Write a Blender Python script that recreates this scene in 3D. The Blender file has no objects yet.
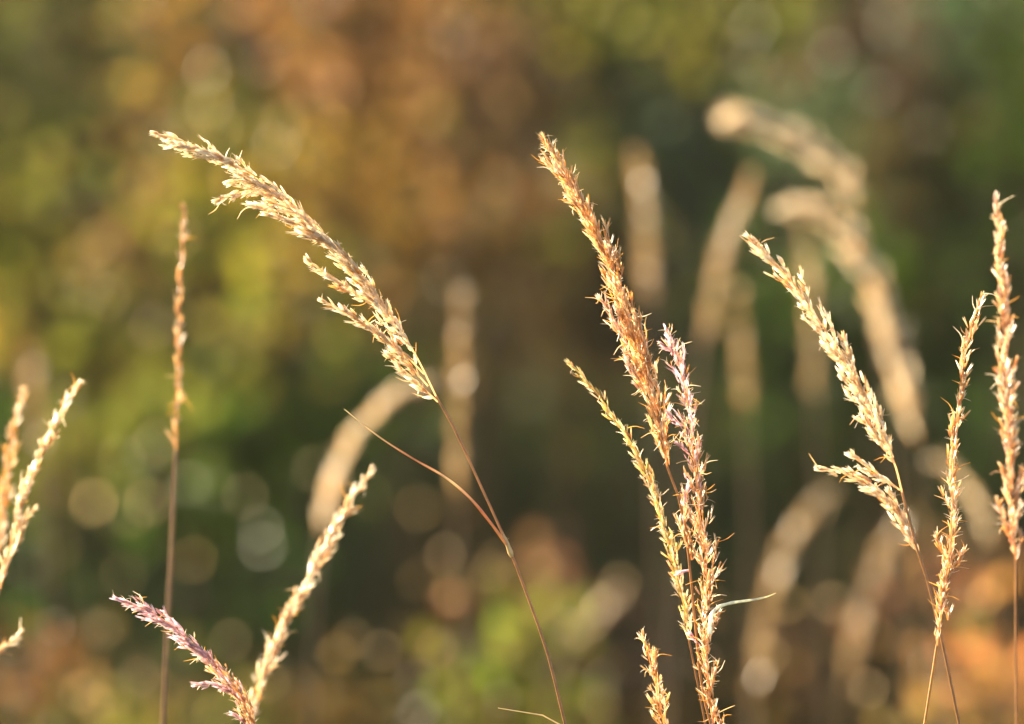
import bpy, math
import numpy as np
from mathutils import Vector
from mathutils.bvhtree import BVHTree

# ------------------------------------------------------------------ scene, camera, light
scene = bpy.context.scene
COL = scene.collection
F = 200.0 / 36.0 * 1024.0            # focal length in pixels
CAMZ = 0.95
FOCUS = 2.2

def P(px, py, d):
    return np.array([(px - 512.0) / F * d, d, CAMZ - (py - 362.0) / F * d])

cam_d = bpy.data.cameras.new('camera')
cam_d.lens = 200; cam_d.sensor_width = 36
cam_d.clip_start = 0.1; cam_d.clip_end = 400
cam_d.dof.use_dof = True; cam_d.dof.focus_distance = FOCUS
cam_d.dof.aperture_fstop = 7.0
cam = bpy.data.objects.new('camera', cam_d); COL.objects.link(cam)
cam.location = (0, 0, CAMZ); cam.rotation_euler = (math.radians(90), 0, 0)
scene.camera = cam

SUN = np.array([-0.70, 0.60, 0.33]); SUN /= np.linalg.norm(SUN)
sd = bpy.data.lights.new('sun', 'SUN'); sd.energy = 5.0; sd.angle = math.radians(0.5); sd.color = (1.0, 0.83, 0.57)
so = bpy.data.objects.new('sun', sd); COL.objects.link(so); so.location = (-6, 6, 8)
so.rotation_euler = Vector(-SUN).to_track_quat('-Z', 'Y').to_euler()

w = bpy.data.worlds.new('World'); scene.world = w; w.use_nodes = True
nt = w.node_tree; bgn = nt.nodes['Background']
sky = nt.nodes.new('ShaderNodeTexSky'); sky.sky_type = 'NISHITA'; sky.sun_disc = False
sky.sun_elevation = math.asin(SUN[2]); sky.sun_rotation = math.atan2(SUN[0], SUN[1])
sky.dust_density = 2.0
nt.links.new(sky.outputs[0], bgn.inputs[0]); bgn.inputs[1].default_value = 0.05

vs = scene.view_settings
vs.view_transform = 'Standard'; vs.look = 'None'; vs.gamma = 1; vs.use_curve_mapping = False
vs.exposure = 2.75
cy = scene.cycles
cy.use_denoising = True
try:
    cy.denoiser = 'OPENIMAGEDENOISE'
except Exception:
    pass
cy.max_bounces = 6; cy.diffuse_bounces = 3; cy.transmission_bounces = 4; cy.glossy_bounces = 2
cy.use_adaptive_sampling = False
cy.transparent_max_bounces = 12
cy.caustics_reflective = False; cy.caustics_refractive = False

# ------------------------------------------------------------------ materials
def mat_leaf(name, trans=0.5, gloss=0.05, rough=0.35, noise=0.0, nscale=300.0, clear=0.0, gcol=(1, 1, 1, 1)):
    """thin plant tissue: diffuse + translucent + a waxy gloss; tissue colour from the mesh's own tint"""
    m = bpy.data.materials.new(name); m.use_nodes = True
    n = m.node_tree; n.nodes.clear()
    out = n.nodes.new('ShaderNodeOutputMaterial')
    at = n.nodes.new('ShaderNodeAttribute'); at.attribute_name = 'tint'
    colr = at.outputs['Color']
    if noise > 0:
        tc = n.nodes.new('ShaderNodeTexCoord')
        nz = n.nodes.new('ShaderNodeTexNoise'); nz.inputs['Scale'].default_value = nscale
        n.links.new(tc.outputs['Object'], nz.inputs['Vector'])
        rmp = n.nodes.new('ShaderNodeMapRange')
        rmp.inputs[1].default_value = 0.3; rmp.inputs[2].default_value = 0.7
        rmp.inputs[3].default_value = 1 - noise; rmp.inputs[4].default_value = 1 + noise
        n.links.new(nz.outputs['Fac'], rmp.inputs[0])
        mx = n.nodes.new('ShaderNodeVectorMath'); mx.operation = 'SCALE'
        n.links.new(colr, mx.inputs[0]); n.links.new(rmp.outputs[0], mx.inputs['Scale'])
        colr = mx.outputs[0]
    df = n.nodes.new('ShaderNodeBsdfDiffuse'); tr = n.nodes.new('ShaderNodeBsdfTranslucent')
    gl = n.nodes.new('ShaderNodeBsdfGlossy'); gl.inputs['Roughness'].default_value = rough; gl.inputs['Color'].default_value = gcol
    n.links.new(colr, df.inputs[0]); n.links.new(colr, tr.inputs[0])
    m1 = n.nodes.new('ShaderNodeMixShader'); m1.inputs[0].default_value = trans
    n.links.new(df.outputs[0], m1.inputs[1]); n.links.new(tr.outputs[0], m1.inputs[2])
    fr = n.nodes.new('ShaderNodeLayerWeight'); fr.inputs[0].default_value = 0.25
    mr = n.nodes.new('ShaderNodeMath'); mr.operation = 'MULTIPLY_ADD'
    mr.inputs[1].default_value = gloss * 3; mr.inputs[2].default_value = gloss
    n.links.new(fr.outputs['Fresnel'], mr.inputs[0])
    m2 = n.nodes.new('ShaderNodeMixShader')
    n.links.new(mr.outputs[0], m2.inputs[0]); n.links.new(m1.outputs[0], m2.inputs[1]); n.links.new(gl.outputs[0], m2.inputs[2])
    res = m2.outputs[0]
    if clear > 0:                       # papery, partly see-through membrane
        tp = n.nodes.new('ShaderNodeBsdfTransparent'); m3 = n.nodes.new('ShaderNodeMixShader'); m3.inputs[0].default_value = clear
        n.links.new(res, m3.inputs[1]); n.links.new(tp.outputs[0], m3.inputs[2]); res = m3.outputs[0]
    n.links.new(res, out.inputs[0])
    return m

M_HUSK = mat_leaf('dry_husk', trans=0.68, gloss=0.06, rough=0.42, clear=0.36, noise=0.12, nscale=900)
M_STEM = mat_leaf('dry_culm', trans=0.25, gloss=0.05, rough=0.35, noise=0.22, nscale=260)
M_BLADE = mat_leaf('dry_blade', trans=0.5, gloss=0.08, rough=0.3, noise=0.2, nscale=200)
M_LEAF = mat_leaf('autumn_leaf', trans=0.6, gloss=0.005, rough=0.36)
M_WAXY = mat_leaf('waxy_leaf', trans=0.55, gloss=0.013, rough=0.38, gcol=(1.0, .80, .50, 1))
M_BARK = mat_leaf('bark', trans=0.0, gloss=0.002, rough=0.6, noise=0.4, nscale=14)

def mat_ground(name, c1, c2, scale, c3):
    m = bpy.data.materials.new(name); m.use_nodes = True
    n = m.node_tree; b = n.nodes['Principled BSDF']; b.inputs['Roughness'].default_value = 1.0; b.inputs['Specular IOR Level'].default_value = 0.0
    tc = n.nodes.new('ShaderNodeTexCoord')
    nz = n.nodes.new('ShaderNodeTexNoise'); nz.inputs['Scale'].default_value = scale; nz.inputs['Detail'].default_value = 8
    n.links.new(tc.outputs['Object'], nz.inputs['Vector'])
    cr = n.nodes.new('ShaderNodeValToRGB')
    cr.color_ramp.elements[0].position = 0.35; cr.color_ramp.elements[0].color = (*c1, 1)
    cr.color_ramp.elements[1].position = 0.65; cr.color_ramp.elements[1].color = (*c2, 1)
    e = cr.color_ramp.elements.new(0.5); e.color = (*c3, 1)
    n.links.new(nz.outputs['Fac'], cr.inputs[0]); n.links.new(cr.outputs[0], b.inputs['Base Color'])
    bp = n.nodes.new('ShaderNodeBump'); bp.inputs['Distance'].default_value = 0.05
    n.links.new(nz.outputs['Fac'], bp.inputs['Height']); n.links.new(bp.outputs[0], b.inputs['Normal'])
    return m

# ------------------------------------------------------------------ mesh accumulator
class MB:
    def __init__(s):
        s.v, s.c, s.q, s.t, s.n = [], [], [], [], 0
    def add(s, v, c, quads=None, tris=None):
        v = np.asarray(v, float).reshape(-1, 3)
        c = np.asarray(c, float)
        if c.ndim == 1: c = np.tile(c, (len(v), 1))
        s.v.append(v); s.c.append(c)
        if quads is not None and len(quads): s.q.append(np.asarray(quads, int).reshape(-1, 4) + s.n)
        if tris is not None and len(tris): s.t.append(np.asarray(tris, int).reshape(-1, 3) + s.n)
        s.n += len(v)
    def build(s, name, mat, parent=None, origin=None, smooth=True):
        v = np.concatenate(s.v); c = np.concatenate(s.c)
        if origin is not None: v = v - np.asarray(origin)
        q = np.concatenate(s.q) if s.q else np.zeros((0, 4), int)
        t = np.concatenate(s.t) if s.t else np.zeros((0, 3), int)
        me = bpy.data.meshes.new(name)
        me.vertices.add(len(v)); me.vertices.foreach_set('co', v.ravel())
        me.loops.add(q.size + t.size)
        me.loops.foreach_set('vertex_index', np.concatenate([q.ravel(), t.ravel()]))
        me.polygons.add(len(q) + len(t))
        st = np.concatenate([np.arange(len(q)) * 4, q.size + np.arange(len(t)) * 3])
        me.polygons.foreach_set('loop_start', st)
        me.polygons.foreach_set('use_smooth', np.full(len(st), smooth))
        me.update(calc_edges=True); me.validate()
        a = me.attributes.new('tint', 'FLOAT_COLOR', 'POINT')
        a.data.foreach_set('color', np.concatenate([np.clip(c, 0, 1), np.ones((len(c), 1))], 1).ravel())
        me.materials.append(mat)
        o = bpy.data.objects.new(name, me); COL.objects.link(o)
        if parent is not None: o.parent = parent
        elif origin is not None: o.location = origin
        return o

def nrm(a):
    return a / (np.linalg.norm(a, axis=-1, keepdims=True) + 1e-12)

def spline(pts, n):
    """Catmull-Rom through pts, resampled evenly by length"""
    pts = [np.asarray(p, float) for p in pts]
    if len(pts) == 2: pts = [pts[0], (pts[0] + pts[1]) / 2, pts[1]]
    pp = [2 * pts[0] - pts[1]] + pts + [2 * pts[-1] - pts[-2]]
    out = []
    for i in range(1, len(pp) - 2):
        p0, p1, p2, p3 = pp[i - 1:i + 3]
        for k in range(16):
            t = k / 16
            out.append(0.5 * ((2 * p1) + (-p0 + p2) * t + (2 * p0 - 5 * p1 + 4 * p2 - p3) * t * t + (-p0 + 3 * p1 - 3 * p2 + p3) * t ** 3))
    out.append(pts[-1]); out = np.array(out)
    L = np.concatenate([[0], np.cumsum(np.linalg.norm(np.diff(out, axis=0), axis=1))])
    s = np.linspace(0, L[-1], n)
    return np.stack([np.interp(s, L, out[:, k]) for k in range(3)], 1), L[-1]

def tube(mb, path, radii, cols, sides=6, flat=1.0):
    path = np.asarray(path); n = len(path)
    T = nrm(np.gradient(path, axis=0))
    up = np.array([0, 1.0, 0.05])
    A = nrm(np.cross(T, up)); B = nrm(np.cross(T, A))
    radii = np.broadcast_to(radii, (n,)); cols = np.asarray(cols, float)
    if cols.ndim == 1: cols = np.tile(cols, (n, 1))
    ang = np.arange(sides) / sides * 2 * math.pi
    v = path[:, None] + radii[:, None, None] * (np.cos(ang)[None, :, None] * A[:, None] + flat * np.sin(ang)[None, :, None] * B[:, None])
    i, j = np.meshgrid(np.arange(n - 1), np.arange(sides), indexing='ij')
    a = i * sides + j; b = i * sides + (j + 1) % sides
    mb.add(v, np.repeat(cols, sides, 0), np.stack([a, b, b + sides, a + sides], -1).reshape(-1, 4))

# ---- spikelet template: two boat-shaped glumes with a keel, pale membranous edges
def _spikelet(rngap=.7):
    s = np.array([0, .18, .45, .75, 1.0]); wd = np.array([.3, .85, 1, .6, .04]); kl = np.array([.15, .5, .6, .35, .02])
    V, E, Q = [], [], []
    for g in (1, -1):
        b = len(V)
        for k in range(5):
            sp = g * (0.15 + rngap * s[k] ** 2)          # glumes gape towards the tip
            V += [(-wd[k], sp, s[k]), (0, sp + g * kl[k], s[k] * (1.04)), (wd[k], sp, s[k])]
            E += [(1, s[k]), (0, s[k]), (1, s[k])]
            if k < 4:
                q = b + 3 * k
                Q += [(q, q + 1, q + 4, q + 3), (q + 1, q + 2, q + 5, q + 4)]
    return np.array(V, float), np.array(E, float), np.array(Q)
SP_V, SP_E, SP_Q = _spikelet()

def _awn():
    ang = np.arange(3) / 3 * 2 * math.pi
    cz = np.array([0, .35, .6, 1.0]); cx = np.array([0, .03, .12, .42]); r = np.array([1, .9, .75, .35])
    V, Q = [], []
    for k in range(4):
        for a in ang: V.append((r[k] * math.cos(a), r[k] * math.sin(a), cz[k], cx[k]))
        if k < 3:
            for j in range(3):
                a0, b0 = 3 * k + j, 3 * k + (j + 1) % 3
                Q.append((a0, b0, b0 + 3, a0 + 3))
    return np.array(V), np.array(Q)
AW_V, AW_Q = _awn()

def frames(D, rng):
    R = rng.normal(size=D.shape); S = nrm(np.cross(D, R)); N = nrm(np.cross(D, S))
    return S, N

def add_spikelets(mb, pos, D, L, W, rng, pal):
    n = len(pos); D = nrm(D); S, N = frames(D, rng)
    lx, ly, lz = SP_V[:, 0], SP_V[:, 1], SP_V[:, 2]
    v = (pos[:, None] + (L[:, None] * lz[None])[..., None] * D[:, None] +
         (W[:, None] * lx[None])[..., None] * S[:, None] + (W[:, None] * ly[None])[..., None] * N[:, None])
    dark, mid, pale = [np.array(c) for c in pal]
    m = np.clip(-0.15 + 0.5 * SP_E[None, :, 0] + 0.62 * SP_E[None, :, 1] + rng.normal(0, .28, (n, 1)), 0, 1)[..., None]
    c = np.where(m < .5, dark + (mid - dark) * m * 2, mid + (pale - mid) * (m * 2 - 1))
    c = c * rng.uniform(.8, 1.12, (n, 1, 1))
    q = (SP_Q[None] + (np.arange(n) * len(SP_V))[:, None, None]).reshape(-1, 4)
    mb.add(v, c.reshape(-1, 3), q)

def add_awns(mb, pos, D, L, r, rng, cols):
    n = len(pos)
    if n == 0: return
    D = nrm(D); S, N = frames(D, rng)
    v = (pos[:, None] + (L[:, None] * AW_V[None, :, 2])[..., None] * D[:, None] + (L[:, None] * AW_V[None, :, 3] + r * AW_V[None, :, 0])[..., None] * S[:, None]
         + (r * AW_V[:, 1])[None, :, None] * N[:, None])
    q = (AW_Q[None] + (np.arange(n) * 12)[:, None, None]).reshape(-1, 4)
    cc = np.array(cols)[rng.integers(0, len(cols), n)]
    mb.add(v, np.repeat(cc, 12, 0), q)

STRAW = [(.56, .27, .09), (.86, .62, .34), (.95, .88, .70)]
TANP = [(.62, .38, .18), (.86, .66, .42), (.95, .87, .70)]
CREAM = [(.78, .50, .24), (.92, .76, .50), (.96, .92, .80)]
DUN = [(.36, .21, .08), (.54, .35, .15), (.70, .51, .27)]
GOLD = [(.54, .20, .035), (.84, .43, .10), (.93, .78, .50)]
RUST = [(.48, .18, .05), (.80, .44, .16), (.93, .78, .56)]
MIXP = [(.42, .17, .10), (.76, .46, .34), (.93, .82, .76)]
MAUVE = [(.55, .24, .24), (.84, .56, .62), (.95, .80, .95)]
LIME = [(.45, .28, .05), (.74, .56, .16), (.93, .85, .52)]

def fill_panicle(mb, path, length, rng, *, lb=40, sp_len=11, sp_w=1.7, step=7.0, ang=(6, 16), pal=STRAW, dens=3.4,
                 side=None, side_amt=0.0, awn=0.12, tip_pal=None, px=None, base_t=0.0, tip_w=.45, clump=0.35, hair=.34, tcut=.62, mix=.28):
    """path runs base -> tip; sizes in image pixels at the path's depth (px = metres per pixel)"""
    n = len(path); Lpx = length / px
    keep = 1 - (sp_len * .8) / Lpx; m_ = max(6, int(n * keep)); path = path[:m_]; length *= m_ / n; Lpx *= m_ / n; n = m_
    T = nrm(np.gradient(path, axis=0))
    nb = max(4, int(Lpx / step))
    P0, D0, SL, SW, TT = [], [], [], [], []
    for k in range(nb):
        t = base_t + (1 - base_t) * (k + rng.uniform(0, .8)) / nb
        idx = min(n - 1, int(t * (n - 1))); T0 = T[idx]
        prof = min(1.0, .45 + 3.2 * t) * (tip_w + (1 - tip_w) * (1 - t) ** .8) * min(1.0, .22 + (1 - t) * Lpx / 45)
        l = lb * prof * rng.uniform(1 - clump, 1 + clump) * px
        l = min(l, (1 - t) * length * 1.0 + 8 * px)
        r = rng.normal(size=3)
        if side is not None: r = nrm(r) + side_amt * np.asarray(side)
        r = r - T0 * r.dot(T0); r = nrm(r)
        a = math.radians(rng.uniform(*ang)) * min(1.0, .35 + (1 - t) * Lpx / 50)
        ns = max(2, int(l / px / dens * 1.8))
        for s in np.linspace(.08, 1, ns):
            # the branchlet follows the bend of the main axis
            ii = min(n - 1, int(idx + s * l / length * (n - 1)))
            off = math.sin(a) * s * l * (1 - .2 * s) * 1.55
            pos = path[ii] + r * (off + .6 * px) + rng.normal(size=3) * .8 * px
            d = T[ii] + r * math.tan(a) * .8 + nrm(rng.normal(size=3)) * rng.uniform(.08, .62)
            P0.append(pos); D0.append(d)
            SL.append(sp_len * rng.uniform(.6, 1.3) * px); SW.append(sp_w * rng.uniform(.38, .78) * px); TT.append(t)
    # a few at the very tip
    for k in range(3):
        P0.append(path[-1] + rng.normal(size=3) * .6 * px); D0.append(T[-1] + rng.normal(size=3) * .2)
        SL.append(sp_len * px * .8); SW.append(sp_w * px * .7); TT.append(1.0)
    P0, D0, SL, SW, TT = map(np.array, (P0, D0, SL, SW, TT))
    if tip_pal is not None:
        u = TT + rng.normal(0, .1, len(TT)) > tcut
        for sel, pl in ((~u, pal), (u, tip_pal)):
            if sel.any(): add_spikelets(mb, P0[sel], D0[sel], SL[sel], SW[sel], rng, pl)
    else:
        u = np.clip(rng.random(len(P0)) + .12 * np.sin(TT * 17 + P0[0, 0] * 90), 0, .999); alts = [(u < 1 - mix, pal), ((u >= 1 - mix) & (u < 1 - mix / 2), RUST if pal is not RUST else MIXP), (u >= 1 - mix / 2, CREAM if pal is not CREAM else GOLD)]
        for sel, pl in alts:
            if sel.any(): add_spikelets(mb, P0[sel], D0[sel], SL[sel], SW[sel], rng, pl)
    if hair > 0:                                  # fine pale bristles standing off the husks
        sel = rng.random(len(P0)) < hair
        ds = nrm(D0[sel]) * rng.uniform(.3, 1.4, (sel.sum(), 1)) + nrm(rng.normal(size=(sel.sum(), 3))) * .9
        add_awns(mb, P0[sel] + nrm(D0[sel]) * SL[sel][:, None] * .4, ds, rng.uniform(5, 9, sel.sum()) * px, .3 * px, rng,
                 [(.94, .86, .72), (.92, .80, .60), (.90, .72, .45)])
    sel = rng.random(len(P0)) < awn * .95
    if sel.any():
        ds = nrm(D0[sel]) * rng.uniform(.25, 1.2, (sel.sum(), 1)) + nrm(rng.normal(size=(sel.sum(), 3))) * .95
        add_awns(mb, P0[sel] + nrm(D0[sel]) * SL[sel][:, None] * .6, ds, rng.uniform(9, 18, sel.sum()) * px, .62 * px, rng,
                 [(.72, .36, .06), (.80, .46, .10), (.88, .62, .30), (.92, .80, .60)])
    tube(mb, path, np.linspace(1.0, .4, n) * px, np.array(pal[0]) * 1.3, 5)

# ------------------------------------------------------------------ grass stalks
GRP_SHARP = 'grass stalks standing in the focus plane'
GRP_SOFT = 'softly blurred grass stalks just behind the focus plane'
GRP_FAR = 'strongly blurred grass stalks in the middle distance'

def root(name, loc, label, cat, group=None):
    e = bpy.data.objects.new(name, None); COL.objects.link(e); e.location = loc
    e.empty_display_size = .05
    e['label'] = label; e['category'] = cat
    if group: e['group'] = group
    return e

def stalk(label, pts, stem, d, seed, *, group, branches=(), blades=(), node=None, stem_w=(1.7, 1.1), dtip=0.0, scol=(.52, .24, .08),
          name='grass_stalk', **kw):
    """pts: panicle pixels base->tip.  stem: pixels from below the frame up to the panicle base."""
    rng = np.random.default_rng(seed)
    px = d / F
    def PP(p, k=0.0):
        return P(p[0], p[1], d + k)
    allpts = [PP(p) for p in stem]
    # continue to the ground with the bend easing to upright
    b = allpts[0]; sl = (allpts[1] - allpts[0]); sl = sl / max(abs(sl[2]), 1e-6)
    g1 = b - sl * b[2] * .35; g1[0] = b[0] - sl[0] * b[2] * .28; g1[2] = b[2] * .62
    g2 = b.copy(); g2[0] = b[0] - sl[0] * b[2] * .42; g2[2] = -.01
    base = g2.copy(); base[2] = 0
    r = root(name, base, label, 'grass', group)
    g3 = b - sl * b[2] * .12; g3[2] = b[2] * .88
    sp, L = spline([g2, g1, g3] + allpts, 80)
    mb = MB(); zz = np.clip((sp[:, 2] - 0) / (allpts[-1][2]), 0, 1)
    rad = np.interp(zz, [0, .8, 1], [stem_w[0] * 1.2, stem_w[0], stem_w[1]]) * px * .85
    cs = np.array(scol) * (1 + .35 * np.sin(np.linspace(0, 23, 80) + seed))[:, None] ** .5
    tube(mb, sp, rad, cs, 8)
    mb.build('stem', M_STEM, r, base)
    mp = MB()
    n = len(pts)
    path, L = spline([PP(p, dtip * i / (n - 1)) for i, p in enumerate(pts)], 80)
    fill_panicle(mp, path, L, rng, px=px, **kw)
    mp.build('panicle', M_HUSK, r, base)
    for bpts, bk in branches:
        mb = MB(); m = len(bpts)
        bp, bL = spline([PP(p, bk.get('dy', 0) * i / (m - 1)) for i, p in enumerate(bpts)], 40)
        kk = dict(kw); kk.update({k: v for k, v in bk.items() if k != 'dy'})
        kk.setdefault('lb', 22)
        fill_panicle(mb, bp, bL, rng, px=px, **kk)
        mb.build('panicle_branch', M_HUSK, r, base)
    for bl, w0, cols in blades:
        mb = MB()
        bp, _ = spline([PP(p, -.007) for p in bl], 36)
        t = np.linspace(0, 1, 36)
        cc = np.stack([np.interp(t, np.linspace(0, 1, len(cols)), [c[k] for c in cols]) for k in range(3)], 1)
        tube(mb, bp, w0 * px * (1 - t) ** .6 * (1 + .12 * np.sin(t * 40)) + .25 * px, cc, 6, .35)
        mb.build('leaf_blade', M_BLADE, r, base)
    if node:
        mb = MB(); q, _ = spline([PP(p) for p in node], 10)
        tube(mb, q, np.array([1.6, 2.6, 3.0, 2.7, 2.3, 2.5, 2.2, 1.9, 1.6, 1.2]) * px * .95, (.72, .52, .22), 8)
        # torn sheath fibres round the joint
        k = 9; ps = q[rng.integers(3, 9, k)]
        add_awns(mb, ps, nrm(q[-1] - q[0]) + nrm(rng.normal(size=(k, 3))) * .9, rng.uniform(3, 7, k) * px, .5 * px, rng, [(.8, .6, .25), (.9, .8, .5)])
        mb.build('node', M_STEM, r, base)
    return r

LEFTDOWN = (-.8, 0, -.5)
# A: large drooping panicle, upper left
stalk('large pale drooping seed head whose thin stalk carries a dry side leaf',
      [(436, 396), (414, 352), (385, 306), (350, 262), (312, 222), (268, 186), (222, 158), (180, 140), (148, 131)],
      [(566, 728), (548, 655), (526, 592), (508, 546), (480, 484), (455, 430), (436, 396)], 2.2, 11, group=GRP_SHARP,
      lb=36, step=5.4, dens=5.4, pal=CREAM, side=LEFTDOWN, side_amt=.75, awn=.07, base_t=.12, ang=(6, 19), sp_len=11, sp_w=2.5, mix=.14, tip_w=.6,
      stem_w=(1.9, 1.3), scol=(.46, .22, .075),
      branches=[([(424, 374), (402, 352), (375, 333), (345, 312), (316, 297)], dict(lb=17, tip_w=.6, side=None)),
                ([(428, 386), (405, 360), (385, 338), (362, 322), (340, 308)], dict(lb=13, tip_w=.6)),
                ([(438, 402), (420, 385), (402, 368), (385, 350)], dict(lb=16)),
                ([(378, 306), (350, 290), (325, 272), (302, 257)], dict(lb=17, tip_w=.6)),
                ([(338, 252), (312, 232), (285, 218), (258, 206), (243, 208)], dict(lb=18, tip_w=.7)),
                ([(282, 200), (258, 190), (235, 194), (211, 203)], dict(lb=16)),
                ([(270, 188), (240, 180), (222, 185)], dict(lb=13))],
      blades=[([(507, 545), (490, 522), (470, 498), (445, 477), (412, 458), (378, 436), (344, 409)], 1.3,
               [(.62, .34, .10), (.55, .24, .09), (.85, .66, .4), (.55, .27, .12), (.8, .62, .35), (.9, .8, .5)])],
      node=[(512, 557), (508, 546), (503, 534)])
# B: tall rusty-gold panicle, centre
stalk('tall rusty gold seed head at centre, the tallest upright one, on a bare stalk',
      [(667, 466), (661, 430), (650, 385), (636, 340), (618, 288), (600, 240), (580, 200), (560, 165), (537, 130)],
      [(712, 728), (702, 690), (692, 590), (684, 520), (673, 480), (667, 466)], 2.2, 12, group=GRP_SHARP,
      lb=50, step=4.0, dens=3.8, pal=GOLD, side=(-.9, 0, .1), side_amt=.25, awn=.13, ang=(6, 15), sp_len=12, sp_w=1.4, tip_w=.42,
      scol=(.50, .22, .06), stem_w=(1.5, 1.3),
      branches=[([(628, 345), (616, 322), (606, 305), (597, 292)], dict(lb=20, pal=MIXP)), ([(642, 390), (630, 365), (622, 345)], dict(lb=18, pal=MIXP))])
# C: mauve-tipped dense panicle with a curled pale leaf
stalk('dense russet seed head with mauve tip and a pale curled leaf on its right',
      [(716, 740), (708, 680), (706, 620), (706, 560), (698, 500), (692, 440), (686, 395), (676, 355), (662, 320)],
      [(722, 800), (719, 770), (716, 740)], 2.2, 13, group=GRP_SHARP,
      lb=19, step=3.6, dens=3.8, pal=RUST, tip_pal=MAUVE, tcut=.72, awn=.17, ang=(11, 30), sp_len=9.5, sp_w=1.35, tip_w=.75, clump=.5,
      branches=[([(690, 570), (682, 572), (676, 568)], dict(lb=12, pal=MAUVE, tip_pal=MAUVE)),
                ([(700, 645), (693, 638), (688, 630)], dict(lb=12, pal=MAUVE, tip_pal=MAUVE)),
                ([(682, 425), (672, 418), (666, 408)], dict(lb=10, pal=MAUVE, tip_pal=MAUVE)),
                ([(690, 455), (681, 447), (676, 440)], dict(lb=12, pal=MAUVE, tip_pal=MAUVE)),
                ([(674, 352), (664, 346), (658, 341)], dict(lb=10, pal=MAUVE, tip_pal=MAUVE)),
                ([(692, 560), (684, 520), (690, 480)], dict(lb=14))],
      blades=[([(710, 634), (711, 618), (717, 608), (731, 603), (752, 600), (766, 597), (776, 593)], 1.9,
               [(.85, .88, .8), (.93, .93, .82), (.95, .95, .78), (.93, .92, .7), (.88, .8, .5)])])
# D: slender leaning panicle left of C
stalk('slender yellowish seed head leaning left, crossing behind the tall central stalk',
      [(689, 640), (684, 605), (673, 560), (662, 520), (650, 480), (632, 445), (610, 412), (588, 382), (563, 356)],
      [(716, 800), (706, 728), (697, 680), (689, 640)], 2.22, 14, group=GRP_SHARP,
      lb=20, step=5, dens=4.2, pal=LIME, awn=.09, ang=(5, 14), sp_len=10.5, sp_w=1.6, tip_w=.4, scol=(.50, .22, .06), stem_w=(1.4, 1.2))
# E: short one at bottom
stalk('short brown seed head at the bottom edge, left of the mauve tipped one',
      [(670, 745), (660, 708), (655, 680), (648, 655), (640, 628)],
      [(684, 820), (677, 780), (670, 745)], 2.19, 15, group=GRP_SHARP,
      lb=17, step=3.6, dens=4.4, pal=GOLD, awn=.2, ang=(10, 26), sp_len=10, sp_w=1.6, tip_w=.4)
# F: right leaning panicle with two long side branches
stalk('pale left-leaning seed head at right with two side branches spread low',
      [(902, 492), (894, 462), (877, 425), (858, 385), (832, 342), (806, 300), (775, 262), (741, 231)],
      [(960, 728), (946, 660), (930, 590), (916, 545), (902, 492)], 2.235, 16, group=GRP_SHARP,
      lb=36, step=5.2, dens=5.8, pal=CREAM, side=(-.8, 0, -.4), side_amt=.45, awn=.06, ang=(7, 19), sp_len=11, sp_w=2.7, mix=.14, tip_w=.5, base_t=.1,
      scol=(.46, .22, .075), stem_w=(1.9, 1.4),
      branches=[([(920, 556), (904, 526), (888, 500), (868, 482), (842, 472), (811, 467)], dict(lb=20, tip_w=.6, base_t=.03)),
                ([(900, 490), (880, 475), (860, 462), (845, 449)], dict(lb=15, tip_w=.8)),
                ([(912, 540), (902, 516), (892, 496), (886, 486)], dict(lb=14))])
# G: upright golden
stalk('narrow upright golden seed head in front of the leaning pale one, near the right edge',
      [(937, 645), (942, 600), (949, 555), (952, 510), (951, 465), (957, 415), (966, 350), (983, 290)],
      [(924, 728), (930, 690), (937, 645)], 2.19, 17, group=GRP_SHARP,
      lb=22, step=4.4, dens=4.8, pal=GOLD, awn=.16, ang=(5, 18), sp_len=11, sp_w=1.5, tip_w=.4, scol=(.62, .32, .08), stem_w=(1.5, 1.5),
      branches=[([(946, 560), (938, 542), (935, 530)], dict(lb=13)), ([(953, 570), (960, 556), (966, 548)], dict(lb=12)),
                ([(948, 620), (944, 590), (956, 560)], dict(lb=13))])
# N: mauve drooping, bottom left
stalk('mauve tinted drooping seed head rising from the bottom edge at lower left',
      [(266, 760), (250, 712), (228, 680), (204, 652), (176, 628), (146, 610), (110, 597)],
      [(276, 850), (272, 800), (266, 760)], 2.2, 18, group=GRP_SHARP,
      lb=26, step=3.9, dens=4.2, pal=RUST, tip_pal=MAUVE, tcut=.38, side=LEFTDOWN, side_amt=.35, awn=.1, ang=(6, 18), sp_len=10, sp_w=1.7, tip_w=.55,
      branches=[([(240, 700), (222, 686), (206, 684), (190, 688)], dict(lb=14, pal=MAUVE)),
                ([(215, 662), (200, 650), (188, 640), (180, 645)], dict(lb=15, pal=MAUVE)),
                ([(250, 730), (238, 716), (228, 716)], dict(lb=14, pal=MAUVE))])
# O: a thin dry leaf at bottom
stalk_o = None
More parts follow.
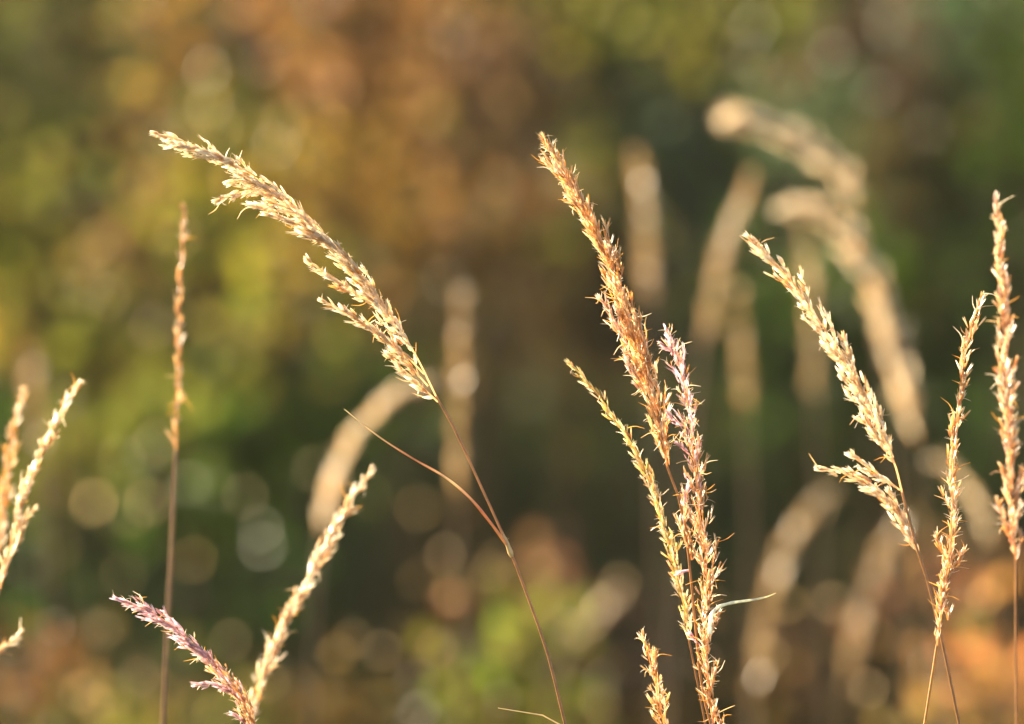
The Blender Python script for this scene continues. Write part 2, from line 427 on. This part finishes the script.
# soft ones
stalk('slightly blurred pale seed head curving up to the right by the left edge',
      [(0, 588), (12, 548), (18, 520), (32, 480), (48, 440), (64, 408), (84, 378)],
      [(-38, 760), (-20, 660), (0, 588)], 2.33, 21, group=GRP_SOFT, lb=24, step=5, dens=4.6, pal=STRAW, awn=.12, ang=(6, 20), sp_w=2.0, tip_w=.35,
      branches=[([(14, 545), (24, 520), (38, 505)], dict(lb=14))])
stalk('slightly blurred thin seed head cut by the left edge, beside the curved one',
      [(-6, 560), (2, 520), (8, 470), (14, 430), (25, 385)],
      [(-20, 760), (-12, 640), (-6, 560)], 2.44, 22, group=GRP_SOFT, lb=20, step=5, dens=4.8, pal=GOLD, awn=.1, ang=(6, 16), tip_w=.35)
stalk('small blurred seed head tip poking in at the left edge, low down',
      [(-70, 690), (-40, 672), (0, 650), (26, 629)],
      [(-100, 800), (-86, 730), (-70, 690)], 2.34, 23, group=GRP_SOFT, lb=18, step=5, dens=4.6, pal=STRAW, awn=.1, ang=(5, 14), tip_w=.4)
stalk('blurred rod-straight narrow seed head on a long dark stalk at left',
      [(176, 450), (177, 400), (178, 340), (181, 270), (184, 202)],
      [(163, 735), (167, 640), (172, 540), (176, 450)], 2.44, 24, group=GRP_SOFT, lb=12, step=5.2, dens=4.8, pal=[(.34, .15, .05), (.58, .31, .11), (.74, .48, .24)], awn=.07, ang=(4, 11), tip_w=.3, hair=.1, clump=.15,
      stem_w=(2.4, 2.2), mix=.1, scol=(.30, .16, .075))
stalk('blurred pale seed head leaning right, rising behind the mauve drooping one',
      [(246, 735), (258, 690), (276, 645), (300, 592), (324, 548), (348, 505), (376, 464)],
      [(232, 830), (240, 775), (246, 735)], 2.36, 25, group=GRP_SOFT, lb=26, step=4.6, dens=4.6, pal=STRAW, awn=.12, ang=(6, 17), sp_w=2.0, tip_w=.4)
stalk('softly blurred tall upright seed head on a bare stalk close to the right edge',
      [(1016, 560), (1012, 510), (1010, 450), (1007, 400), (1005, 340), (1002, 280), (999, 230), (994, 190)],
      [(1017, 735), (1016, 640), (1016, 560)], 2.31, 26, group=GRP_SOFT, lb=24, step=4.4, dens=4.4, pal=RUST, awn=.12, ang=(8, 20), sp_w=1.9, tip_w=.4,
      stem_w=(1.6, 1.4), branches=[([(1012, 545), (1004, 520), (996, 495)], dict(lb=14)), ([(1014, 500), (1022, 480), (1030, 462)], dict(lb=14))])

# a lone dry leaf, bottom centre
def lone_leaf():
    d = 2.2; px = d / F
    pts = [P(604, 1100, d), P(602, 900, d), P(597, 800, d), P(585, 745, d), P(566, 722, d), P(530, 713, d), P(498, 708, d)]
    g = P(606, 800, d); g[2] = -.005
    path, _ = spline([g] + pts, 50)
    base = g.copy(); base[2] = 0
    r = root('dry_leaf', base, 'thin dry grass leaf arching in at the bottom edge left of the stalk foot', 'leaf')
    mb = MB(); t = np.linspace(0, 1, 50)
    tube(mb, path, (1.9 * (1 - t) ** .4 + .3) * px, (.82, .68, .42), 6, .4)
    mb.build('leaf_blade', M_BLADE, r, base)
lone_leaf()

# far blurred stalks: (label, panicle px base->tip, stem px, depth, density kwargs)
BIG = dict(group=GRP_FAR, step=4.0, dens=8.0, sp_len=14, sp_w=2.8, ang=(5, 15), awn=.02, hair=0, mix=0, clump=.15, tip_w=.6, base_t=0.02)
far = [
 ('brightest blurred arching plume at upper right, bowing over to the left', [(856, 208), (842, 176), (818, 154), (782, 132), (748, 121), (718, 121)], [(905, 800), (896, 500), (872, 300), (856, 208)], 3.9, CREAM, 34),
 ('blurred arching plume just below the brightest one, long and bowed left', [(915, 440), (898, 360), (882, 300), (860, 252), (828, 220), (800, 208), (776, 211)], [(945, 800), (930, 600), (915, 440)], 3.8, CREAM, 34),
 ('blurred plume slanting left under the upper right arches', [(702, 345), (718, 275), (735, 220), (752, 170)], [(660, 800), (684, 500), (702, 345)], 4.0, DUN, 26),
 ('faint blurred upright plume between the slanting one and the dark green gap', [(746, 410), (742, 350), (738, 285)], [(756, 800), (750, 540), (746, 410)], 4.2, DUN, 22),
 ('faint blurred plume hanging inside the two arches', [(815, 400), (812, 330), (808, 270), (800, 200)], [(830, 800), (820, 560), (815, 400)], 4.3, DUN, 20),
 ('faint brown blurred upright plume right of the tall central seed head', [(650, 300), (645, 240), (637, 150)], [(660, 800), (655, 450), (650, 300)], 4.3, DUN, 22),
 ('blurred upright brown plume left of centre behind the drooping stalk', [(458, 500), (457, 430), (460, 350), (461, 285)], [(462, 800), (459, 600), (458, 500)], 3.9, DUN, 20),
 ('blurred pale arching plume curving over behind the dry side leaf', [(322, 530), (334, 478), (358, 430), (392, 396), (436, 378)], [(310, 800), (314, 620), (322, 530)], 3.7, CREAM, 22),
 ('faint blurred plume rising behind the left edge pair', [(40, 450), (32, 400), (30, 350)], [(60, 800), (48, 560), (40, 450)], 4.6, DUN, 16),
 ('blurred tan plume leaning right at lower right, largest of the low ones', [(752, 700), (765, 620), (785, 550), (815, 505), (835, 490)], [(745, 900), (748, 800), (752, 700)], 4.4, DUN, 26),
 ('blurred tan plume leaning right between the low one and the pale branches', [(845, 690), (862, 610), (885, 550), (910, 520)], [(840, 900), (842, 800), (845, 690)], 4.5, DUN, 24),
 ('blurred pale plume bending left behind the narrow golden seed head', [(990, 540), (975, 500), (950, 468), (925, 462)], [(1010, 800), (1000, 640), (990, 540)], 4.0, CREAM, 22),
 ('faint blurred plume low in the centre right leaning right', [(565, 650), (592, 622), (620, 592)], [(530, 800), (548, 700), (565, 650)], 5.4, DUN, 6),
]
for i, (lab, pts, stem, d, pal, lb) in enumerate(far):
    stalk(lab, pts, stem, d, 40 + i, pal=pal, lb=lb * (1.05 if i < 2 else .52), stem_w=(2.2 * 3.9 / d, 1.8), scol=(.22, .14, .07), **dict(BIG, tip_w=.8 if i < 2 else .6, sp_w=4.4 if i < 2 else 2.8, sp_len=17 if i < 2 else 14, dens=6.0 if i < 2 else (12.0 if 'faint' in lab else 7.0)))

# ------------------------------------------------------------------ leaves, shrubs and trees
LV = np.array([(0, 0, 0), (-.32, 0, .45), (0, -.09, .45), (.32, 0, .45), (0, .03, 1.0)])
LT = np.array([(0, 1, 2), (1, 4, 2), (0, 2, 3), (2, 4, 3)])
def add_leaves(mb, pos, size, cols, rng, droop=.25):
    n = len(pos)
    D = nrm(rng.normal(size=(n, 3)) + np.array([0, 0, -droop])); S, N = frames(D, rng)
    v = pos[:, None] + size[:, None, None] * (LV[None, :, 2:3] * D[:, None] + LV[None, :, 0:1] * S[:, None] + LV[None, :, 1:2] * N[:, None])
    t = (LT[None] + (np.arange(n) * 5)[:, None, None]).reshape(-1, 3)
    mb.add(v, np.repeat(cols, 5, 0), None, t)

def lin(c):
    c = np.array(c, float) / 255
    return np.where(c <= .04045, c / 12.92, ((c + .055) / 1.055) ** 2.4)

BUSHES = []; BG = .58
def bush(name, label, cat, d, lobes, seed, leaf=.034, group=None, density=1.0, stemcol=(.034, .026, .013)):
    """lobes: (px, py, rx_px, ry_px, leaf colour)"""
    rng = np.random.default_rng(seed); px = d / F
    cx = np.mean([P(l[0], l[1], d)[0] for l in lobes]); base = np.array([cx, d, 0])
    r = root(name, base, label, cat, group)
    mb = MB(); ms = MB(); info = []
    for (x, y, rx, ry, c) in lobes:
        dd = d + rng.uniform(-.12, .12); c0 = P(x, y, dd); ax = np.array([rx * px, max(rx, ry) * px * .7, ry * px])
        n = int(density * 2.3 * math.pi * ax[0] * ax[2] / (leaf * leaf * .3))
        n = min(max(n, 60), 5000)
        # twig clusters: leaves gather round random twig points so gaps stay open
        k = max(5, n // 26)
        tw = nrm(rng.normal(size=(k, 3))) * rng.uniform(.25, 1.0, (k, 1)) ** .5
        tw[:, :] *= ax
        pick = rng.integers(0, k, n)
        pos = c0 + tw[pick] + rng.normal(size=(n, 3)) * leaf * 1.1
        base_c = np.array(c) * BG
        cc = base_c * rng.uniform(.65, 1.3, (n, 1)) * (1 + rng.normal(0, .12, (n, 3))) * rng.uniform(.75, 1.25, (k, 1))[pick]
        ok = pos[:, 2] > .02
        add_leaves(mb, pos[ok], leaf * rng.uniform(.7, 1.25, ok.sum()), cc[ok], rng)
        p0 = base + np.array([rng.uniform(-.05, .05), 0, -.01])
        path, _ = spline([p0, (p0 * .5 + c0 * .5) + np.array([rng.uniform(-.05, .05), 0, .05]), c0], 14)
        tube(ms, path, np.linspace(.009, .003, 14), stemcol, 6)
        for q in range(min(k, 14)):
            path, _ = spline([c0 * .8 + p0 * .2, c0 + tw[q] * .5, c0 + tw[q]], 6)
            tube(ms, path, np.linspace(.0035, .0012, 6), stemcol, 4)
        info.append((x, y, rx, ry, dd))
    ms.build('stem', M_BARK, r, base)
    BUSHES.append(dict(root=r, mb=mb, base=base, lobes=info, d=d, px=px, rng=rng, leaf=leaf))
    return r

G1 = 'autumn bushes blurred in the background'
OLIVE = (.22, .225, .04); YEL = (.50, .36, .045); ORG = (.44, .25, .05); RED = (.42, .22, .075); PINK = (.36, .21, .11)
GRN = (.12, .205, .025); DGRN = (.05, .11, .02); YGR = (.42, .44, .05); BRN = (.17, .105, .03); TAN = (.34, .23, .07); GREY = (.15, .23, .11)

bush('bush', 'blurred golden orange bush filling the upper left quarter behind the drooping head', 'bush', 7.6,
     [(172, 25, 34, 60, ORG), (285, 175, 48, 60, YEL), (215, 245, 38, 42, YGR), (290, 285, 44, 48, YEL), (130, 215, 50, 70, (.30, .21, .06)), (345, 200, 55, 70, ORG), (205, 130, 50, 50, OLIVE)], 101, group=G1)
bush('bush', 'blurred reddish brown bush across the top, left of centre', 'bush', 8.4,
     [(320, 60, 70, 70, RED), (400, 120, 70, 80, RED), (480, 90, 60, 80, PINK), (430, 30, 60, 50, ORG), (540, 60, 50, 70, BRN), (350, -50, 120, 60, RED)], 102, group=G1)
bush('bush', 'blurred brown bush in the middle behind the tall rusty seed head', 'bush', 8.8,
     [(440, 230, 80, 90, BRN), (540, 230, 80, 90, BRN), (500, 330, 90, 70, (.14, .10, .04)), (590, 330, 50, 80, (.13, .095, .04)), (610, 200, 40, 80, OLIVE)], 103, group=G1, density=.8)
bush('bush', 'blurred yellow olive bush against the left edge at mid height', 'bush', 6.6,
     [(15, 300, 50, 70, (.34, .30, .045)), (90, 330, 60, 60, OLIVE), (-60, 250, 80, 90, OLIVE), (50, 200, 50, 50, OLIVE), (-150, 200, 80, 120, OLIVE)], 104, group=G1)
bush('bush', 'blurred olive green bush in the left middle below the golden one', 'bush', 6.8,
     [(140, 420, 70, 60, OLIVE), (240, 400, 80, 70, GRN), (330, 420, 60, 70, GRN), (200, 500, 80, 60, GRN), (90, 480, 50, 60, OLIVE), (290, 350, 60, 50, OLIVE)], 105, group=G1)
bush('bush', 'blurred dark green bush at the lower left edge', 'bush', 7.4,
     [(40, 470, 80, 80, DGRN), (-90, 420, 110, 110, GRN), (60, 580, 90, 60, DGRN), (240, 590, 100, 70, DGRN), (-120, 120, 90, 130, DGRN), (40, 90, 90, 90, (.09, .095, .025))], 106, group=G1)
bush('bush', 'blurred olive green bush at the top, right of centre, with round light spots', 'bush', 8.2,
     [(630, 20, 60, 45, YGR), (720, 20, 60, 60, OLIVE), (680, 130, 60, 55, GREY), (720, 185, 50, 30, GRN), (600, -40, 110, 50, OLIVE)], 107, group=G1, density=.8)
bush('bush', 'blurred green bush behind the two arching plumes and right of them', 'bush', 8.6,
     [(830, 100, 70, 60, GREY), (900, 150, 70, 70, (.20, .15, .06)), (860, 300, 90, 80, GRN), (770, 330, 60, 80, (.08, .15, .03)), (950, 300, 70, 90, DGRN), (900, 50, 90, 50, (.16, .10, .06))], 108, group=G1, density=.8)
bush('bush', 'blurred bright green bush in the upper right corner', 'bush', 8.0,
     [(1010, 70, 60, 80, (.12, .17, .03)), (1015, 190, 50, 60, GRN), (1100, 120, 90, 120, GRN), (1130, 350, 110, 120, DGRN), (940, 30, 40, 40, GREY)], 109, group=G1, density=.9)
bush('bush', 'blurred orange bush low in the bottom right corner', 'bush', 4.9,
     [(996, 682, 38, 78, (.85, .40, .13)), (1060, 720, 60, 80, ORG), (965, 730, 50, 40, TAN)], 110, group=G1, leaf=.024)
bush('bush', 'small blurred orange bush low at the left edge', 'bush', 5.2,
     [(34, 672, 20, 34, (.36, .18, .06)), (10, 760, 60, 50, BRN), (70, 740, 40, 40, OLIVE)], 111, group=G1, leaf=.022)
bush('bush', 'small blurred yellow green bush at the bottom, left of centre', 'bush', 5.2,
     [(505, 668, 18, 24, (.20,.22,.03)), (470, 708, 20, 18, (.16,.16,.03)), (530, 630, 26, 36, OLIVE), (560, 740, 40, 40, OLIVE)], 112, group=G1, leaf=.022)
bush('bush', 'blurred russet bush low in the middle, above the yellow green one', 'bush', 5.8,
     [(540, 600, 60, 44, (.34, .17, .08)), (470, 590, 50, 50, BRN), (620, 640, 50, 50, (.20, .12, .07)), (600, 730, 90, 50, BRN)], 113, group=G1, leaf=.022, density=.55)
bush('bush', 'blurred tan brown bush along the bottom edge at left', 'bush', 5.6,
     [(120, 715, 70, 34, TAN), (215, 725, 60, 30, OLIVE), (300, 718, 50, 32, BRN), (380, 715, 50, 34, BRN)], 114, group=G1, leaf=.022, density=.5)
bush('bush', 'blurred brown tan bush low at the right between the leaning plumes', 'bush', 5.6,
     [(790, 640, 60, 70, (.40, .24, .12)), (860, 660, 50, 70, BRN), (940, 620, 50, 70, (.42, .23, .11)), (730, 700, 70, 50, BRN), (800, 720, 120, 40, BRN)], 115, group=G1, leaf=.022, density=.6)

G2 = 'dark bushes at the foot of the wood'
DK = (.12, .17, .04)
bush('bush', 'very dark green bush at the foot of the wood low in the centre', 'bush', 11.5,
     [(470, 480, 90, 90, DK), (600, 470, 90, 100, DK), (520, 620, 110, 80, DK), (650, 600, 90, 90, DK), (400, 570, 90, 90, DK)], 121, group=G2, leaf=.06)
bush('bush', 'very dark green bush at the foot of the wood low on the right', 'bush', 11.2,
     [(760, 470, 90, 90, DK), (880, 460, 90, 90, DK), (800, 610, 110, 80, DK), (960, 560, 90, 100, (.08, .06, .02)), (1060, 480, 90, 100, DK)], 122, group=G2, leaf=.06)
bush('bush', 'very dark green bush at the foot of the wood low on the left', 'bush', 11.8,
     [(120, 600, 110, 90, DK), (260, 520, 90, 100, DK), (300, 640, 110, 70, DK), (-20, 560, 100, 110, DK)], 123, group=G2, leaf=.06)

# bright waxy leaves that catch the sun: (px, py, diameter px, tint, size px at bush)
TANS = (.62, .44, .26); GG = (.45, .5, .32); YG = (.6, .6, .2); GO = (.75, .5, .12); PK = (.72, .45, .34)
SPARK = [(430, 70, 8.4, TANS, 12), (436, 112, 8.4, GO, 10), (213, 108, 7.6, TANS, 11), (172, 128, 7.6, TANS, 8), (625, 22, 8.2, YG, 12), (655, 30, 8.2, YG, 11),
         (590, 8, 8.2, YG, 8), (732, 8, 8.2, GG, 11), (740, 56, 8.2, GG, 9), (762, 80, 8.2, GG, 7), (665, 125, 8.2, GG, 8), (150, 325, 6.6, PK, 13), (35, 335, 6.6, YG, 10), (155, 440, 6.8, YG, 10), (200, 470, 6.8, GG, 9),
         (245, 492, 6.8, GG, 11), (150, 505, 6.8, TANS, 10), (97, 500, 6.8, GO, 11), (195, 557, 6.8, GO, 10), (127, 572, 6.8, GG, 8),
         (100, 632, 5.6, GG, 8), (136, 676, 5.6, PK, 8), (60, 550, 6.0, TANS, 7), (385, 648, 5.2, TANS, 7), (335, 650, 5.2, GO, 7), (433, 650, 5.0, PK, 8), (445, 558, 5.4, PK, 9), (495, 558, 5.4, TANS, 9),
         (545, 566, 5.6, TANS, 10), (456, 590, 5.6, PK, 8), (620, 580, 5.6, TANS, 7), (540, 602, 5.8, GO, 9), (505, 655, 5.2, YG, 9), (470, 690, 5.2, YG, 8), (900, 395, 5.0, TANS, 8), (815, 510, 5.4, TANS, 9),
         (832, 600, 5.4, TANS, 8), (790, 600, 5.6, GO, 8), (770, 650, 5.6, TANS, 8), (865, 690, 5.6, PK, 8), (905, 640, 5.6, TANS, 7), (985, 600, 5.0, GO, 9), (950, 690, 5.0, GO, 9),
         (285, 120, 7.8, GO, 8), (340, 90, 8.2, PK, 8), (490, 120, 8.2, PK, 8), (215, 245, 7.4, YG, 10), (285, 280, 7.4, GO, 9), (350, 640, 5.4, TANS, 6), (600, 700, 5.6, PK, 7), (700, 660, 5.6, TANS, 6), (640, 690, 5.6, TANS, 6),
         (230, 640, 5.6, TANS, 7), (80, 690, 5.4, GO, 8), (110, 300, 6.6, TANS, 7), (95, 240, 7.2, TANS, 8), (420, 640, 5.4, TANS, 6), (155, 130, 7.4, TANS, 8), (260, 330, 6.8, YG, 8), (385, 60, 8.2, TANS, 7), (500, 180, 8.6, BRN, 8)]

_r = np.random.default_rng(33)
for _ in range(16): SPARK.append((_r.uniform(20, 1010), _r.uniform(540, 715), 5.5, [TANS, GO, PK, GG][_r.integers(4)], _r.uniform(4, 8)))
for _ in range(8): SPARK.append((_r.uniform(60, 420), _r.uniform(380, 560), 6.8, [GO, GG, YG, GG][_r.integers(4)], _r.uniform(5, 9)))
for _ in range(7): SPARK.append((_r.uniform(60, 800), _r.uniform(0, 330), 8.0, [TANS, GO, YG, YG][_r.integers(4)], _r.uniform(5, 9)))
# occlusion tests for the sunlit leaves
allv, allt, off = [], [], 0
for b in BUSHES:
    v = np.concatenate(b['mb'].v); t = np.concatenate(b['mb'].t)
    allv.append(v); allt.append(t + off); off += len(v)
bvh = BVHTree.FromPolygons(np.concatenate(allv).tolist(), np.concatenate(allt).tolist())
srng = np.random.default_rng(7)
CAMP = np.array([0, 0, CAMZ]); cam_v = Vector(CAMP); sunv = Vector(SUN)
miss = 0
for (x, y, d, tint, spx) in SPARK:
    best = None
    for b in BUSHES:                              # the bush whose foliage it grows on
        for l in b['lobes']:
            k = math.hypot((x - l[0]) / l[2], (y - l[1]) / l[3]) + abs(b['d'] - d) * 1.5
            if best is None or k < best[0]: best = (k, b)
    b = best[1]
    done = False
    for tr in range(60):
        dd = b['d'] + (srng.uniform(-.3, .25) if tr < 40 else srng.uniform(-.7, 0))
        c0 = P(x + srng.uniform(-4, 4), y + srng.uniform(-4, 4), dd)
        toc = Vector(nrm(CAMP - c0))
        v0 = Vector(c0)
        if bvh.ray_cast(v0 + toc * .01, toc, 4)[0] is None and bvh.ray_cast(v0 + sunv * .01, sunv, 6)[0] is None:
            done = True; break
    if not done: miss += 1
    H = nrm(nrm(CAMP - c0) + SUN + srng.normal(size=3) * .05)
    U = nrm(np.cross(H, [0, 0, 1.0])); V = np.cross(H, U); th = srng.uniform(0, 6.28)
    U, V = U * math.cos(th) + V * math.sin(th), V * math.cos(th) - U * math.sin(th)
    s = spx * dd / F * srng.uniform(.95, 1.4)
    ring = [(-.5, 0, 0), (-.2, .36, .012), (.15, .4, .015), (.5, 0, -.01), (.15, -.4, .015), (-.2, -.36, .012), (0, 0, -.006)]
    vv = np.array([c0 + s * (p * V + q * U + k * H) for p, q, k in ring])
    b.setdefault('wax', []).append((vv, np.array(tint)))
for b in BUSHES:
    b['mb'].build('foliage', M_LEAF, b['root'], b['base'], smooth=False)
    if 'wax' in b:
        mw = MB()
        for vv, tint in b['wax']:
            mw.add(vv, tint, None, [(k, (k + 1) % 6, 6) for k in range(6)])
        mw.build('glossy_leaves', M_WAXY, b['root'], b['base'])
print('sparkle leaves without clear line', miss)

# ------------------------------------------------------------------ trees of the wood edge
def tree(label, x, y, h, rad, col, seed, leaf=.085, low=.25):
    rng = np.random.default_rng(seed); base = np.array([x, y, 0]); r = root('tree', base, label, 'tree', 'trees along the wood edge far behind')
    mt = MB(); path, _ = spline([(x, y, -.05), (x + .1, y + .05, h * .4), (x - .05, y, h * .92)], 24)
    tube(mt, path, np.linspace(.13, .02, 24), (.06, .047, .035), 10)
    mc = MB(); nl = 46; cl = []
    for k in range(nl):
        t = rng.uniform(0, 1); z = h * (low / h + (1 - low / h) * t); rr = rad * (1 - .55 * t ** 1.5) * rng.uniform(.3, 1.0)
        a = rng.uniform(0, 6.28); c = np.array([x + rr * math.cos(a), y + rr * math.sin(a), z]); cl.append(c)
        p, _ = spline([path[int(min(23, max(1, t * 20)))], (path[int(t * 20)] + c) / 2 + np.array([0, 0, .12]), c], 8)
        tube(mt, p, np.linspace(.03, .006, 8), (.06, .047, .035), 5)
        n = 230; R = rng.uniform(.3, .55)
        pos = c + nrm(rng.normal(size=(n, 3))) * R * rng.uniform(.2, 1, (n, 1)) ** .5 * np.array([1, 1, .75])
        cc = np.array(col) * .6 * rng.uniform(.6, 1.35, (n, 1)) * rng.uniform(.7, 1.3) * (1 + rng.normal(0, .1, (n, 3)))
        ok = pos[:, 2] > .03
        add_leaves(mc, pos[ok], leaf * rng.uniform(.7, 1.3, ok.sum()), cc[ok], rng, .4)
    mt.build('trunk', M_BARK, r, base); mc.build('crown', M_LEAF, r, base, smooth=False)

tree('dark olive tree of the wood edge showing in the upper left corner', -2.6, 15.5, 5.0, 1.5, (.10, .11, .03), 201)
tree('dark brown leaved tree of the wood edge behind the reddish bush', -0.9, 16.5, 5.2, 1.5, (.13, .09, .03), 202)
tree('dark tree of the wood edge in the shadowed gap at the centre', 0.35, 15.5, 5.0, 1.4, (.11, .105, .045), 203)
tree('dark green tree of the wood edge behind the arching plumes', 1.5, 16.2, 5.2, 1.5, (.075, .14, .03), 204)
tree('dark green tree of the wood edge behind the right edge', 2.9, 15.4, 5.0, 1.5, (.075, .13, .03), 205)
tree('deep green tree of the wood edge low at the left', -3.9, 17.5, 5.4, 1.6, (.07, .085, .03), 206)

tree('olive leaved tree of the wood edge standing furthest left', -5.6, 15.8, 5.3, 1.6, (.10, .10, .03), 207)
tree('green tree of the wood edge standing furthest right', 4.5, 16.0, 5.2, 1.6, (.06, .10, .025), 208)

# ------------------------------------------------------------------ ground, hill, grass cover
def sheet(name, x0, x1, y0, y1, nx, ny, fz, mat):
    xs = np.linspace(x0, x1, nx); ys = np.linspace(y0, y1, ny); X, Y = np.meshgrid(xs, ys)
    Z = fz(X, Y); v = np.stack([X, Y, Z], -1).reshape(-1, 3)
    i, j = np.meshgrid(np.arange(ny - 1), np.arange(nx - 1), indexing='ij'); a = i * nx + j
    mb = MB(); mb.add(v, (.1, .1, .1), np.stack([a, a + 1, a + nx + 1, a + nx], -1).reshape(-1, 4))
    o = mb.build(name, mat); o['kind'] = 'structure'; return o
def gz(X, Y):
    u = np.clip((Y - 17.5) / 40, 0, 1)
    return 17 * u ** 1.1 + .012 * np.sin(X * 3.1) * np.cos(Y * 2.3) - .012 + .25 * u * np.sin(X * .7 + Y * .5)
sheet('ground', -90, 90, -30, 120, 160, 220, gz, mat_ground('meadow_soil', (.014, .022, .007), (.035, .032, .012), 1.5, (.02, .028, .009)))

def cover():
    rng = np.random.default_rng(5); n = 16000
    Y = rng.uniform(1.3, 11, n); X = rng.uniform(-1, 1, n) * (0.7 + Y * .28)
    mb = MB(); H = rng.uniform(.12, .42, n); A = rng.uniform(0, 6.28, n); B = rng.uniform(.1, .6, n)
    S = np.stack([np.cos(A), np.sin(A), 0 * A], 1); Dv = np.stack([-np.sin(A), np.cos(A), 0 * A], 1)
    rows = []
    for s, wv in ((0, 1), (.5, .8), (1, .1)):
        c = np.stack([X, Y, 0 * X - .01], 1) + Dv * (B * H * s * s)[:, None] + np.array([0, 0, 1]) * (H * s * (1 - .25 * s * B))[:, None]
        rows += [c - S * .0022 * wv, c + S * .0022 * wv]
    v = np.stack(rows, 1)
    q = np.array([(0, 1, 3, 2), (2, 3, 5, 4)])
    q = (q[None] + (np.arange(n) * 6)[:, None, None]).reshape(-1, 4)
    k = rng.random((n, 1)); c = np.where(k < .5, np.array([.07, .11, .02]), np.array([.22, .17, .07])) * rng.uniform(.7, 1.2, (n, 1))
    mb.add(v, np.repeat(c, 6, 0), q)
    o = mb.build('grass', mat_leaf('meadow_grass', trans=.4, gloss=.01, rough=.5)); o['kind'] = 'stuff'; o['label'] = 'short mixed green and dry grass covering the meadow floor'; o['category'] = 'grass'
cover()

def undergrowth():
    rng = np.random.default_rng(9); n = 60000; k = 1500
    cy_ = rng.uniform(17.5, 34, k); cx_ = rng.uniform(-1, 1, k) * (2.2 + cy_ * .28)
    c = np.stack([cx_, cy_, gz(cx_, cy_) + .15], 1); p = rng.integers(0, k, n)
    pos = c[p] + rng.normal(size=(n, 3)) * np.array([.35, .35, .22])
    pos[:, 2] = np.maximum(pos[:, 2], gz(pos[:, 0], pos[:, 1]) + .02)
    pal = np.array([(.05, .09, .02), (.06, .07, .02), (.09, .07, .02), (.035, .07, .018)])[rng.integers(0, 4, k)][p]
    mb = MB(); add_leaves(mb, pos, rng.uniform(.10, .2, n), pal * rng.uniform(.6, 1.3, (n, 1)), rng)
    o = mb.build('undergrowth', M_LEAF, smooth=False); o['kind'] = 'stuff'; o['label'] = 'dark leafy undergrowth covering the slope behind the trees'; o['category'] = 'undergrowth'
undergrowth()

# warm evening air over the meadow
def haze():
    x0, x1, y0, y1, z0, z1 = -92, 92, -32, 122, -1.5, 48
    v = [(x, y, z) for x in (x0, x1) for y in (y0, y1) for z in (z0, z1)]
    me = bpy.data.meshes.new('haze')
    me.from_pydata(v, [], [(0, 1, 3, 2), (4, 6, 7, 5), (0, 4, 5, 1), (2, 3, 7, 6), (0, 2, 6, 4), (1, 5, 7, 3)])
    o = bpy.data.objects.new('haze', me); COL.objects.link(o)
    o['kind'] = 'stuff'; o['label'] = 'thin warm haze in the evening air'; o['category'] = 'haze'
    m = bpy.data.materials.new('haze'); m.use_nodes = True; n = m.node_tree; n.nodes.clear()
    out = n.nodes.new('ShaderNodeOutputMaterial'); pv = n.nodes.new('ShaderNodeVolumePrincipled')
    pv.inputs['Color'].default_value = (.95, .90, .78, 1); pv.inputs['Density'].default_value = 0.0007; pv.inputs['Anisotropy'].default_value = .2
    n.links.new(pv.outputs[0], out.inputs['Volume']); me.materials.append(m)
haze()
